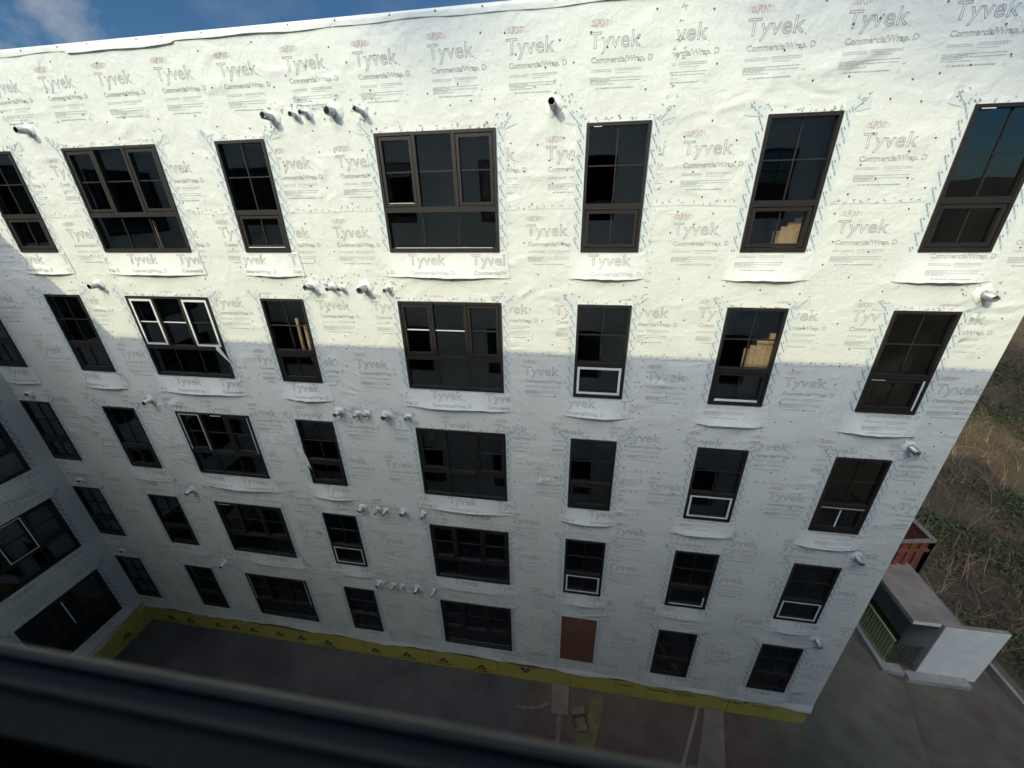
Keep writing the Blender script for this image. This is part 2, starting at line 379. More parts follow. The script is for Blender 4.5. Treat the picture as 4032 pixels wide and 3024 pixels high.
# ---- parapet: the top edge where the sheet is folded over and nailed
m0 = MB(); n = 420; us = np.linspace(XL, XR, n)
low = 1.525+.010*np.sin(us*1.7)+.008*np.sin(us*4.3+1)+np.where((us > -9.6) & (us < -7.3), -.03, 0)
bul = .004+.022*np.maximum(0, np.sin(us*.9+.5))**2+.008*np.sin(us*5.1)**2+np.where((us > -9.6) & (us < -7.3), .02, 0)
V = []; 
for i in range(n):
    x = us[i]; V += [(x, -.004-bul[i], low[i]), (x, -.014-bul[i]*.5, low[i]+.06), (x, -.016, ZR+.03), (x, .01, ZR+.055), (x, .35, ZR+.06)]
F = [(5*i+k, 5*(i+1)+k, 5*(i+1)+k+1, 5*i+k+1) for i in range(n-1) for k in range(4)]
m0.add(V, F, apronm)
for x in np.arange(XL+.3, XR, .83):
    capmesh(m0, x+random.uniform(-.2, .2), 1.60, .015)
for k in range(len(m0.v)):
    if k: m0.v[k][:, 1] -= .014
m0.build('parapet_fold', bld, True)
m0 = MB()          # roof, far sides of the block and the wing
m0.box((XL-12, .36, ZR-.3), (XR-.02, 16, ZR+.02), roofm)
m0.box((XL-12, -8.2, ZR-.3), (XL-.3, .36, ZR+.02), roofm); m0.build('roof', bld)
m0 = MB()
m0.quads([[(XR, 0, GZ-.5), (XR, 16, GZ-.5), (XR, 16, ZR), (XR, 0, ZR)], [(XR, 16, GZ-.5), (XL-12, 16, GZ-.5), (XL-12, 16, ZR), (XR, 16, ZR)], [(XL-12, 16, GZ-.5), (XL-12, -8, GZ-.5), (XL-12, -8, ZR), (XL-12, 16, ZR)]], wrap)
m0.build('side_wall', bld)
# ---- rooms behind the windows
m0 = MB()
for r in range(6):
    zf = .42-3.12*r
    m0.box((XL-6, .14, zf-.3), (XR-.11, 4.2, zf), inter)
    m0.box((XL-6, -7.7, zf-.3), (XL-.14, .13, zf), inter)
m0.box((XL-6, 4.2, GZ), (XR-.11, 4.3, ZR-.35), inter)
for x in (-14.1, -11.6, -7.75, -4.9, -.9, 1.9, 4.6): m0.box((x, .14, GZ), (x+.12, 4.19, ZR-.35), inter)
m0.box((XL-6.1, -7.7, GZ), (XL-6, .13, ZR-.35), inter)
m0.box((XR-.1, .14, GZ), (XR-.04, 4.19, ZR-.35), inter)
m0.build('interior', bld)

# ---------------------------------------------------------------- windows
def win_frame(t, w):
    mb = MB(); h = WH; f = .052; y0, y1 = -.032, .07
    mb.box((0, y0, -h), (f, y1, 0), bronze); mb.box((w-f, y0, -h), (w, y1, 0), bronze)
    mb.box((f, y0+.001, -f), (w-f, y1, -.0), bronze); mb.box((f, y0+.001, -h), (w-f, y1, -h+.07), bronze)
    mb.box((f, y0+.003, -1.315), (w-f, y1, -1.22), bronze)
    if t == 'w':
        for a, b in ((.70, .762), (1.43, 1.50)): mb.box((a, y0+.005, -1.219), (b, y1, -f-.001), bronze)
    return mb
def bar(mb, a, b, z0, z1, y0, y1, m=bronze): mb.box((a, y0, z0), (b, y1, z1), m)
def sash(a, b, z0, z1, m=bronze, wd=.055):
    mb = MB(); y0, y1 = -.02, .05
    mb.box((a, y0, z0), (a+wd, y1, z1), m); mb.box((b-wd, y0, z0), (b, y1, z1), m)
    mb.box((a+wd, y0+.001, z1-wd), (b-wd, y1, z1), m); mb.box((a+wd, y0+.001, z0), (b-wd, y1, z0+wd), m); return mb
def muntins(t, w):
    out = []; y0, y1 = .012, .045; hw = .011
    def bar(_, *q): m_ = MB(); m_.box((q[0], q[4], q[2]), (q[1], q[5], q[3]), bronze); out.append(m_)
    mb = None
    if t == 'w':
        for a, b in ((.12, .64), (.765, 1.427), (1.57, w-.12)): bar(mb, a, b, -.64, -.64+2*hw, y0, y1)
        for x in (.755, 1.455): bar(mb, x-hw, x+hw, -1.965, -1.316, y0, y1)
    else:
        bar(mb, .055, w-.055, -.64, -.64+2*hw, y0, y1)
        bar(mb, w/2-hw, w/2+hw, -.617, -.055, y0, y1); bar(mb, w/2-hw, w/2+hw, -1.219, -.641, y0, y1)
        bar(mb, w/2-hw, w/2+hw, -1.90, -1.39, y0, y1)
    return out
def panes(t, w):
    mb = MB(); y = .03
    R = [(.05, .71, -1.222, -.05), (.755, 1.44, -1.222, -.05), (1.49, w-.05, -1.222, -.05), (.05, w-.05, -1.97, -1.312)] if t == 'w' else [(.05, w-.05, -1.222, -.05), (.05, w-.05, -1.97, -1.312)]
    for i, (a, b, z0, z1) in enumerate(R): yy = y+.0; mb.quads([[(a, yy, z0), (b, yy, z0), (b, yy, z1), (a, yy, z1)]], glass)
    return mb
FT, FF = text_geo('Flashing Tape', 1, True, .03, 1.0, 1); FT = fit_w(FT, .235, .036)-[.1175, .018]
def flash_tape(w, seed, lod):
    rd = random.Random(seed); mb = MB(); h = WH; tw = .165
    def strip(x0, z0, x1, z1, y, n=10, m=tape, jit=.006):
        vert = abs(z1-z0) > abs(x1-x0)
        V = []
        for i in range(n+1):
            u = i/n; j1, j2 = rd.uniform(-jit, jit), rd.uniform(-jit, jit)
            if vert: z = z0+(z1-z0)*u; V += [(x0+j1*(x0 < 0), y, z), (x1+j2*(x1 > w), y, z)]
            else: x = x0+(x1-x0)*u; V += [(x, y, z0+j1), (x, y, z1+j2)]
        mb.add(V, [(2*i, 2*i+1, 2*i+3, 2*i+2) for i in range(n)], m)
    strip(-tw, .06, .002, -h-.13, -.004, m=tape); strip(w-.002, .06, w+tw, -h-.13, -.0042, m=tape)
    strip(-.10, .0, w+.10, .085, -.005, 14, apronm)
    for sx_, x0 in ((-1, -.02), (1, w+.02)):          # corner patches
        a = rd.uniform(.1, .35)*sx_; c_ = np.array((x0+sx_*.16, .07)); hw_, hh = .17, .085
        V = [(c_[0]+i*hw_*math.cos(a)-j*hh*math.sin(a), -.006, c_[1]+i*hw_*math.sin(a)+j*hh*math.cos(a)) for i, j in ((-1, -1), (1, -1), (1, 1), (-1, 1))]
        mb.add(V, [(0, 1, 2, 3)], tape)
        put_txt(mb, c_[0]+sx_*.02, c_[1], a+.6*sx_, -.0075, lod)
    for x in (-tw*.52, w+tw*.50):
        z = -.12+rd.uniform(-.05, .05)
        while z > -h-.08:
            put_txt(mb, x, z, math.radians(-62), -.0068, lod); z -= .222
    pts = [(rd.uniform(-.1, w+.1), rd.uniform(.005, .085)) for _ in range(int(w*17))]+[(x_, rd.uniform(.05, .25)) for x_ in [rd.uniform(-.3, .0) for _ in range(5)]+[w+rd.uniform(0, .3) for _ in range(5)]]
    pts += [(sd+rd.uniform(-.05, .05), -h-rd.uniform(.05, .6)) for sd in (-.12, w+.12) for _ in range(9)]
    pts += [(rd.uniform(0, w), -h-rd.uniform(.01, .05)) for _ in range(int(w*7))]
    ticks(mb, pts, flat(-.0078), .034)
    return mb
def put_txt(mb, x, z, a, y, lod):
    ca, sa = math.cos(a), math.sin(a); R = np.array([[ca, sa], [-sa, ca]])
    if lod < 2:
        g = FT@R+[x, z]; mb.add(flat(y)(g), FF, inkt)
    else:
        q = np.array(dashes(-.117, .117, -.012, .024, .06)); mb.quads(flat(y)((q@R+[x, z]).reshape(-1, 2)).reshape(-1, 4, 3), inkt)
    q = np.array([[(-.115, .035), (-.07, .035), (-.07, .05), (-.115, .05)]])@R+[x, z]
    mb.quads(flat(y)(q.reshape(-1, 2)).reshape(-1, 4, 3), inkt)
def apron(w, seed, lod, bulge=.05, ph=None, dz=0.):
    rd = random.Random(seed); mb = MB(); nx, nz_ = 36, 8; x0, x1 = -.17, w+.15; z0, z1 = -WH-.0, -WH-.49
    p1, p2, p3 = rd.uniform(0, 6), rd.uniform(0, 6), rd.uniform(.8, 1.2)
    def Y(x, z):
        u = np.clip((x-x0)/(x1-x0), 0, 1); v = np.clip((z0-z)/(z0-z1), 0, 1)
        b = np.sin(np.pi*u)**.9*(.88+.12*np.sin(u*9*p3+p1))
        return -(.011+bulge*v**2.2*b+.003*v*np.sin(u*21+p2)*b)
    V = []
    for i in range(nx+1):
        u = i/nx; ex = .0
        zb = z1+.006*math.sin(u*11+p1)+.004*math.sin(u*31+p2)+.02*(u-.5)*math.sin(p1)
        for j in range(nz_+1):
            v = j/nz_; x = x0+(x1-x0)*u+(u-.5)*.10*v; z = z0+(zb-z0)*v; V.append((x, float(Y(x, z)), z))
    mb.add(V, [(i*(nz_+1)+j, i*(nz_+1)+j+1, (i+1)*(nz_+1)+j+1, (i+1)*(nz_+1)+j) for i in range(nx) for j in range(nz_)], apronm)
    tf = lambda g: np.stack([g[:, 0], Y(g[:, 0], g[:, 1])-.003, g[:, 1]], 1)
    ph = rd.uniform(0, 1.31) if ph is None else ph; x = x0-1.31+ph
    while x < x1: put_stamp(mb, x, z0-.05+dz, tf, lod, (x0+.02, x1-.02, z1+.03, z0-.01)); x += 1.31
    return mb
protoF = {}; 
WIN = {}
def place_window(parent, t, w, loc, rz, seed, lod=0, full=True, whites=(), dz=0, ph=None):
    key = (t, round(w, 3))
    if key not in protoF:
        me = {}
        tmp = win_frame(t, w).build('window'); me['f'] = tmp.data; bpy.data.objects.remove(tmp)
        tmp = panes(t, w).build('glass'); me['g'] = tmp.data; bpy.data.objects.remove(tmp); me['m'] = []
        for b in muntins(t, w): tmp = b.build('muntin'); me['m'].append(tmp.data); bpy.data.objects.remove(tmp)
        if t == 'w': S_ = [(.066, .690, -1.208, -.066), (1.512, w-.066, -1.208, -.066)]
        else: S_ = [(.066, w-.066, -1.958, -1.329)]
        me['s'] = []
        for q in S_: tmp = sash(*q).build('sash'); me['s'].append((tmp.data, q)); bpy.data.objects.remove(tmp)
        protoF[key] = me
        me['f'].name = 'window'; me['g'].name = 'glass'
    P = protoF[key]
    f = bpy.data.objects.new('window', P['f']); C.objects.link(f); f.parent = parent; f.location = loc; f.rotation_euler = (0, 0, rz)
    def child(name, me): o = bpy.data.objects.new(name, me); C.objects.link(o); o.parent = f; return o
    child('glass', P['g'])
    for me in P['m']: child('muntin', me)
    for me, q in P['s']: child('sash', me)
    if full:
        flash_tape(w, seed, lod).build('flashing_tape', f)
        apron(w, seed+5, min(lod, 1), bulge=.10 if lod == 0 else .05, ph=ph, dz=dz).build('apron_flap', f, False)
    if whites:
        for (a, b, z0, z1, y) in whites: m = MB(); m.box((a, y-.004, z0), (b, y, z1), film_glint); m.build('film_and_glint', f)
    return f
def ring(q, wd=.05, y=-.0205, sides='LRTB', ins=.0):
    a, b, z0, z1 = q; a += ins; b -= ins; z0 += ins; z1 -= ins; o = []
    if 'L' in sides: o.append((a, a+wd, z0, z1, y))
    if 'R' in sides: o.append((b-wd, b, z0, z1, y))
    if 'T' in sides: o.append((a+wd, b-wd, z1-wd, z1, y))
    if 'B' in sides: o.append((a+wd, b-wd, z0, z0+wd, y))
    return o
w1 = COLS[1][1]; w3 = COLS[3][1]
sL = (.066, .690, -1.208, -.066); sRf = lambda w: (1.512, w-.066, -1.208, -.066); lo = lambda w: (.066, w-.066, -1.958, -1.329)
WHITE = {
 (0, 3): [(.13, .63, -1.155, -1.145, -.018), (.12, 2.1, -1.965, -1.955, -.0)],  # top row: pale strips painted as highlights on the metal sills
 (0, 2): [(.1, .95, -1.95, -1.935, -.021)],  # another painted sill highlight
 (0, 4): [(.12, .25, -.062, -.052, -.03)], (0, 6): [(.08, .26, -.062, -.05, -.03)],  # short pale strips along the frame head
 (1, 1): ring(sL)+ring(sRf(w1))+[(.12, .64, -.642, -.618, .012), (.765, 1.427, -.642, -.618, .012)],
 (1, 3): [(.12, .64, -.642, -.618, .012), (.765, 1.427, -.642, -.62, .012)],
 (1, 4): ring(lo(1.04)), (1, 5): ring(lo(1.05), .05, sides='B'), (1, 6): ring(lo(1.035), .03, sides='R')+[(.07, .3, -1.345, -1.335, -.021)],
 (2, 1): ring(sL, .02, sides='LRT')+ring(sRf(w1), .02, sides='R')+[(1.1, 1.4, -.075, -.05, -.03)],
 (2, 5): ring(lo(1.05), .042), (2, 6): [(.5, .53, -1.90, -1.40, .01), (.09, .95, -1.345, -1.33, -.021)],
 (3, 1): [(.12, .5, -.09, -.07, -.03)], (3, 2): ring(lo(1.05), .03), (3, 4): ring(lo(1.04), .04), (3, 5): ring(lo(1.05), .035, sides='B')+[(.93, .965, -1.95, -1.6, -.0205)], (3, 6): ring(lo(1.035), .035),
 (4, 1): ring(sL, .02, sides='L')+ring(sRf(w1), .02, sides='R'),
}
for r in range(5):
    for c, (x, w, t) in COLS.items():
        if r == 4 and c == 4: continue
        lod = 0 if r < 3 else (1 if r < 4 else 2)
        if c < 1 and r > 1: lod = 2
        ph = {(0, 3): .54, (0, 4): .34, (0, 1): .7, (0, 2): 1.15}.get((r, c)); dz = -.0
        if c in (5, 6) and r < 3: dz = .45 if c == 5 else .33; ph = .1 if c == 5 else .35
        place_window(bld, t, w, (x, 0, ZT[r]), 0, r*31+c*7, lod, whites=WHITE.get((r, c), ()), dz=dz, ph=ph)
# boarded opening in the bottom row
x, w, t = COLS[4]; m0 = MB(); m0.box((x, -.012, ZT[4]-WH), (x+w, .02, ZT[4]), ply); o = m0.build('plywood_board', bld); tag(o, 'reddish brown plywood sheet closing a window opening')
f = empty('tmp'); bpy.data.objects.remove(f)
m0 = flash_tape(w, 5, 1); o = m0.build('flashing_tape', bld); o.location = (x, 0, ZT[4])

# loose torn pieces of wrap at two windows
def torn(name, P, y, parent):
    m0 = MB(); n = len(P); V = [(a, y+d, b) for a, b, d in P]+[(a, y+d+.003, b) for a, b, d in P]
    m0.add(V, [tuple(range(n)), tuple(range(2*n-1, n-1, -1))]+[(i, n+i, n+(i+1) % n, (i+1) % n) for i in range(n)], film_glint); return m0.build(name, parent)
x = COLS[1][0]; z = ZT[1]
torn('torn_film', [(x+2.12, z-1.12, -.03), (x+2.18, z-1.22, -.05), (x+2.3, z-1.55, -.03), (x+2.33, z-1.66, -.02), (x+2.2, z-1.5, -.02), (x+2.03, z-1.28, -.02), (x+2.04, z-1.2, -.02)], -.03, bld)
x = COLS[2][0]; z = ZT[2]
torn('torn_film', [(x-.17, z-.82, -.05), (x-.02, z-.86, -.03), (x+.06, z-1.2, -.02), (x+.1, z-1.55, -.02), (x-.03, z-1.3, -.04), (x-.1, z-1.0, -.06)], -.03, bld)

# ---------------------------------------------------------------- duct and pipe ends
VT = []
def vent(x, z, r, ln, m, seed, drop=0, side=0):
    rd = random.Random(seed); mb = MB()
    mb.tube((0, .02, 0), (side, -ln, drop), r, r*1.02, m, 20, ri=r*.86, mi_=darkm if m is pvc else mat('duct_inside', (.2, .2, .2), .5, var=.3))
    if m is foil:                                # ragged crumpled rim
        V = mb.v[0]
        for i in range(20, 60): V[i] += np.array([rd.uniform(-.006, .006), rd.uniform(-.012, .012), rd.uniform(-.006, .006)])
    o = mb.build('vent_pipe', bld, True); o.location = (x, 0, z)
    m2 = MB()                                    # patch of sheet and tape at its foot
    n = 14; V = [(0, 0, 0)]; R_ = r*2.3
    V = [(math.cos(t)*r*1.04, -.035, math.sin(t)*r*1.04) for t in np.linspace(0, 2*math.pi, n, endpoint=False)]+[(math.cos(t)*R_*rd.uniform(.8, 1.3), -.006, math.sin(t)*R_*rd.uniform(.8, 1.3)) for t in np.linspace(0, 2*math.pi, n, endpoint=False)]
    m2.add(V, [(i, n+i, n+(i+1) % n, (i+1) % n) for i in range(n)], tape if rd.random() < .4 else apronm)
    VT.extend([(x+rd.gauss(0, r*2.6), z+abs(rd.gauss(0, r*2.2))+rd.uniform(-.05, .06)) for _ in range(14)])
    m2.build('pipe_collar', o, True)
    return o
PX = [(-5.69, .060), (-5.22, .042), (-4.97, .042), (-4.46, .070), (-3.90, .042)]
for r in range(5):
    z = [.33, -2.78, -5.86, -8.94, -12.02][r]
    for k, (x, rr) in enumerate(PX): vent(x+random.uniform(-.02, .02), z+random.uniform(-.02, .02), rr, random.uniform(.15, .24), foil, r*9+k, random.uniform(-.02, .03), random.uniform(-.04, .01))
    vent(-11.25, z, .062, .22, pvc if r != 3 else foil, r*9+7, .0, .0)
    if r: vent(6.78, z+.06, .062, .21, foil, r*9+8, -.04, .02)
    if r > 1:
        m0 = MB(); m0.box((-.1, -.10, -.05), (.1, 0, .05), apronm); m0.box((-.07, -.104, -.035), (.07, -.1, .035), darkm); o = m0.build('vent_hood', bld); o.location = (-15.35, 0, z-.05)
vent(-.54, .26, .062, .26, pvc, 77, .03, -.02)
m0 = MB(); ticks(m0, [p for p in VT if not any(o[0]-.02 < p[0] < o[1]+.02 and o[2] < p[1] < o[3] for o in opens)], flat(-.0085), .035); tag(m0.build('tape_marks', bld), kind='stuff')

# ---------------------------------------------------------------- foot of the wall: yellow sheathing, ragged wrap hem
m0 = MB()
wall_mesh(m0, XL, XR-.03, GZ-.05, -14.9, [], flat(.012), yel)
m0.quads([[(XR-.03, .012, GZ-.05), (XR-.03, 3, GZ-.05), (XR-.03, 3, -14.9), (XR-.03, .012, -14.9)]], yel)
m0.quads([[(XL+.012, -7.7, GZ-.05), (XL+.012, 0, GZ-.05), (XL+.012, 0, -14.9), (XL+.012, -7.7, -14.9)]], yel)
def logo(mb, x, z, tf, s=1, flip=False, tri=True, word=True):
    sg = -1 if flip else 1
    if tri:
        T_ = np.array([(-.19, -.12), (.19, -.12), (0, .13)])*s*sg+[x, z]; mb.add(tf(T_), [(0, 1, 2)], blk)
        g, F = GPt; g2 = tf(g*s*sg+[x, z-.035*s*sg]); off = tf(np.zeros((1, 2)))*0
        g2 = g2.copy(); g2 += GOFF[0] if tf is TFM else GOFF[1]
        mb.add(g2, F, yel)
    if word:
        g, F = DGt; mb.add(tf(g*s*sg+[x, z-.21*s*sg]), F, blk)
GPt = text_geo('GP', 1, True, .03, 1., 1); GPt = (fit_w(GPt[0], .14, .10)-[.07, .05], GPt[1])
a_, F_ = text_geo('DensGlass', 1, True, .02, 1., 1); DGt = (fit_w(a_, .62, .12)-[.31, .06], F_)
TFM = flat(.008); TFW = wingf(XL+.016); GOFF = (np.array([0, -.003, 0]), np.array([.003, 0, 0]))
for x in (-15.0, -14.15, -12.9, -12.15, -11.4, -10.3, -9.4, -8.35, -6.5, -5.3, -3.95, -2.6): logo(m0, x, -15.60+random.uniform(-.05, .02), TFM, 1.0 if x != -2.6 else 1, word=x > -4.2 or random.random() < .4)
logo(m0, -1.1, -15.48, TFM, 1.05, True)
for x in (2.1, 3.2, 3.95, 5.35, 6.25): logo(m0, x, -15.2, TFM, .95, tri=False)
logo(m0, 5.75, -15.27, TFM, .9, True, word=False); logo(m0, 7.0, -15.25, TFM, .9, True, word=False)
for y in (-.9, -2.4): logo(m0, y, -15.55, TFW, .8, word=True)
for x in (2.1, 3.95, 6.25): m0.quads(flat(.008)(np.array(dashes(x-.2, x+.2, -15.58, .02)+dashes(x-.3, x+.25, -15.64, .02)).reshape(-1, 2)).reshape(-1, 4, 3), mat('faint_print', (.36, .31, .06), .8))
for x in np.arange(XL+1.7, XR, 2.44): m0.box((x-.006, .004, GZ), (x+.006, .0115, -15.0), mat('dark_joint', (.10, .08, .04), .9))
m0.build('yellow_sheathing', bld)
m0 = MB(); n = 300; us = np.linspace(XL, XR, n); V = []
for i, x in enumerate(us):
    zz = -15.10-.05*math.sin(x*.9+1)-.035*math.sin(x*2.7)-.015*math.sin(x*9.1)-(.10 if (x > 2.2) else 0)*min(1, max(0, (x-2.2)*2))
    b = .012+.03*max(0, math.sin(x*1.9))
    V += [(x, -.001, -14.97), (x, -.010-b*.4, -15.05), (x, -.006-b, zz)]
m0.add(V, [(3*i+k, 3*i+3+k, 3*i+4+k, 3*i+1+k) for i in range(n-1) for k in range(2)], wrap)
m0.build('wrap_hem', bld, True)
m0 = MB(); V = []
for i, x in enumerate(us):
    zz = -15.20-.03*math.sin(x*1.3+2)-.03*math.sin(x*3.9); V += [(x, .005, -15.0), (x, .005, zz)]
m0.add(V, [(2*i, 2*i+2, 2*i+3, 2*i+1) for i in range(n-1)], mat('brown_paper', (.20, .13, .09), .9, var=.2)); m0.build('paper_edge', bld)

# ---------------------------------------------------------------- the wing on the left
wops = []
for r in range(5):
    for y1 in (-.60, -4.2): wops.append((y1-2.24, y1, ZT[r]-WH, ZT[r]))
m0 = MB(); wall_mesh(m0, -8.0, 0, ZB-.05, ZR, wops, wingf(XL), wrap)
for i, (z, pl, pr) in enumerate(PH):
    y = -.3-.2*(i % 3)-1.0
    while y > -7: put_stamp(m0, y, z, wingf(XL+.002), 1, (-7.6, -.05, ZB, ZR), wops); y -= 1.31
ticks(m0, [(rng.uniform(-7, -.1), s_+rng.uniform(-.03, .03)) for s_ in SEAMZ[1:] for _ in range(22)], wingf(XL+.003))
m0.build('wing_wall', bld)
for r in range(5):
    for y1 in (-.60, -4.2):
        wh = ring((.755, 1.45, -1.215, -.03), .03, -.034) if (r == 3 and y1 > -1) else ([(1.1, 1.13, -1.3, -.2, .0)] if r == 4 and y1 > -1 else ())
        place_window(bld, 'w', 2.24, (XL, y1-2.24, ZT[r]), math.pi/2, 400+r, 2, full=(y1 > -1), whites=wh)
m0 = MB(); V = []
for i, y in enumerate(np.linspace(-8, 0, 80)):
    V += [(XL+.001, y, -14.97), (XL+.02+.01*math.sin(y*3), y, -15.14-.03*math.sin(y*2.1)-.02*math.sin(y*7))]
m0.add(V, [(2*i, 2*i+2, 2*i+3, 2*i+1) for i in range(79)], wrap); m0.build('wrap_hem', bld, True)

# ---------------------------------------------------------------- the arm of the building the picture is taken from
opp = empty('opposite_building', (0, -7.75, GZ)); tag(opp, 'dark window sill and shaded facade of the building the photo is taken from', 'building')
OY = -7.75; XE = 9.35
def opl(m0, name): o = m0.build(name, opp); o.matrix_parent_inverse = Matrix.Translation((0, 7.75, -GZ)); return o
OC = [(-14.1, 2.24, 'w'), (-10.6, 1.04, 'n'), (-7.27, 1.04, 'n'), (-3.68, 1.04, 'n'), (-1.13, 2.24, 'w'), (2.9, 1.04, 'n'), (5.62, 1.04, 'n')]
oops = [(a, a+w, z-WH+.12, z+.12) for z in ZT for a, w, t in OC]
m0 = MB(); of = lambda g: np.stack([g[:, 0], np.full(len(g), OY), g[:, 1]], 1)
wall_mesh(m0, XL, XE, GZ-.1, 1.70, oops, of, wrap)
for i, (z, pl, pr) in enumerate(PH[:8]):
    x = -9.-.3*(i % 3)
    tfm = lambda g: np.stack([-g[:, 0], np.full(len(g), OY+.003), g[:, 1]], 1)
    while x < 14: put_stamp(m0, x, z, tfm, 1, (-9.2, 15.9, ZB, ZR), [(-b, -a, c_, d_) for a, b, c_, d_ in oops]); x += 1.31
opl(m0, 'facade')
m0 = MB(); m0.box((XL-12, OY-14, 1.4), (XE, OY-.26, 1.70), roofm); m0.box((XL+.01, OY-.259, 1.4), (XE, OY-.002, 1.70), roofm); opl(m0, 'roof')
m0 = MB(); m0.box((XE-.1, OY-14, GZ-.1), (XE, OY-.003, 1.39), wrap); m0.box((XL-12, OY-14, GZ-.1), (XE-.11, OY-13.9, 1.39), inter); m0.box((XL-12, OY-13.89, GZ-.1), (XL-11.9, OY, 1.39), wrap); opl(m0, 'side_wall')
m0 = MB()
for r in range(6): m0.box((XL, OY-13.8, .55-3.12*r-.3), (XE-.12, OY-.35, .55-3.12*r), inter)
opl(m0, 'floor_slab')
for z in ZT:
    for a, w, t in OC:
        if a == -1.13 and z == 0: continue
        f = place_window(opp, t, w, (a+w, OY, z+.12), math.pi, 1, 2, full=False); f.matrix_parent_inverse = Matrix.Translation((0, 7.75, -GZ))
sill = mat('charcoal_frame', (.20, .125, .072), .6, [('fine', 300, .15, .001)], .15, vscale=30)
rim = mat('mottled_frame_edge', (.12, .10, .07), .5, [('fine', 200, .3, .001)], .35, vscale=40)  # edge strip in its own mottled brown tone
sillw = mat('interior_wood_sill', (.07, .055, .045), .6, var=.2, vscale=20)
def prof(P, name, m, x0=-1.05, x1=1.03):
    m0 = MB(); n = len(P); V = [(x0, y, z) for y, z in P]+[(x1, y, z) for y, z in P]
    m0.add(V, [(i, (i+1) % n, n+(i+1) % n, n+i) for i in range(n)]+[tuple(range(n))[::-1], tuple(range(n, 2*n))], m); return opl(m0, name)
CZ = -1.0729; CY = -7.9197; zz = CZ-.20
ya = CY+.2*.416; yb = CY+.2*.345; yc = CY+.2*.2603
prof([(ya+.004, zz-.10), (ya+.004, zz-.005), (ya, zz), (ya-.0035, zz+.0008), (ya-.0055, zz-.0005), (ya-.0055, zz-.10)], 'frame_edge', rim)
prof([(ya-.0056, zz-.10), (ya-.0056, zz-.0008), (yb+.003, zz-.0006), (yb, zz+.0002), (yb-.003, zz-.0009), (yc+.0015, zz-.001), (yc, zz-.003), (yc, zz-.10)], 'window_sill', sill)
prof([(yc-.0015, zz-.12), (yc-.0015, zz-.016), (yc-.05, zz-.016), (yc-.05, zz-.12)], 'inner_sill', sillw)

# ---------------------------------------------------------------- ground
soil = mat('soil', (.075, .058, .045), .95, [('soft', 4, .6, .05), ('fine', 25, .6, .02)], vscale=1.2, tint=(.14, .12, .095))
def terr(x, y):
    d = np.hypot(x, y+8); rise = .36*np.maximum(0, d-27)*np.clip((x-11)/9, 0, 1)
    rise = 16.6*np.tanh(rise/16.6)
    return GZ-.03+rise+np.clip((d-20)/20, 0, 1)*np.clip((x-14)/6, 0, 1)*(.5*np.sin(x*.35)*np.cos(y*.31)+.25*np.sin(x*.9+y*.7))
m0 = MB(); gx = np.concatenate([np.linspace(-900, -60, 8), np.linspace(-40, 10, 14), np.linspace(11, 90, 100), np.linspace(110, 900, 10)]); gy = np.concatenate([np.linspace(-900, -70, 8), np.linspace(-60, 90, 170), np.linspace(110, 900, 10)])
X, Y = np.meshgrid(gx, gy, indexing='ij'); Z = terr(X, Y); nx, ny = X.shape
hillm = mat('hillside', (.035, .030, .018), .95, [('soft', 2, .7, .2), ('fine', 9, .9, .15)], vscale=.5, tint=(.12, .085, .05))
V = np.stack([X, Y, Z], -1).reshape(-1, 3); F = []; MI = []
m0.v.append(V); m0.n = len(V); m0.mi(soil); m0.mi(hillm)
for i in range(nx-1):
    for j in range(ny-1):
        m0.f.append([i*ny+j, (i+1)*ny+j, (i+1)*ny+j+1, i*ny+j+1]); m0.m.append(1 if X[i, j] > 14.5 or Y[i, j] > 20 or Y[i, j] < -22 else 0)
tag(m0.build('ground', None, True), kind='structure')
def sheet(P, z, name, m, kind='structure', th=0.0):
    m0 = MB(); n = len(P); V = [(x, y, z) for x, y in P]
    if th: m0.add(V+[(x, y, z-th) for x, y in P], [tuple(range(n))]+[(i, n+i, n+(i+1) % n, (i+1) % n) for i in range(n)], m)
    else: m0.add(V, [tuple(range(n))], m)
    o = m0.build(name)
    if kind: o['kind'] = kind
    return o
dirt2 = mat('wet_membrane', (.060, .056, .062), .7, [('soft', 3, .7, .05), ('fine', 14, .5, .02)], vscale=.9, tint=(.135, .122, .12))
pav = mat('gravel_paving', (.125, .118, .088), .95, [('fine', 40, .7, .015)], .28, vscale=1.4)
redd = mat('red_soil', (.15, .10, .085), .95, [('soft', 5, .6, .04), ('fine', 30, .6, .015)], .3, vscale=1.1)
E1 = [(-1.0+.06*math.sin(k*2.1)+.04*math.sin(k*5), -.02-k*.16) for k in range(48)]
sheet([(XL, -.02)]+[(XL, -7.7)]+[(E1[-1][0], -7.7)]+E1[::-1], GZ+.004, 'courtyard_membrane', dirt2)
E2 = [(6.1+.05*math.sin(k*1.3), -.02-k*.16) for k in range(48)]
sheet(E1+E2[::-1], GZ+.008, 'courtyard_soil', redd)
curv = [(9.6, 14), (10.5, 4), (10.83, 2.05), (11.2, 1.82), (11.27, 1.65), (11.12, 1.1), (10.95, .65), (10.7, .0), (10.55, -.57), (10.4, -1.4), (10.5, -3), (10.7, -7.7)]
sheet([(7.5, .0), (7.5, 14)]+curv+[(E2[-1][0], -7.7)]+E2[::-1], GZ+.012, 'gravel_path', pav)

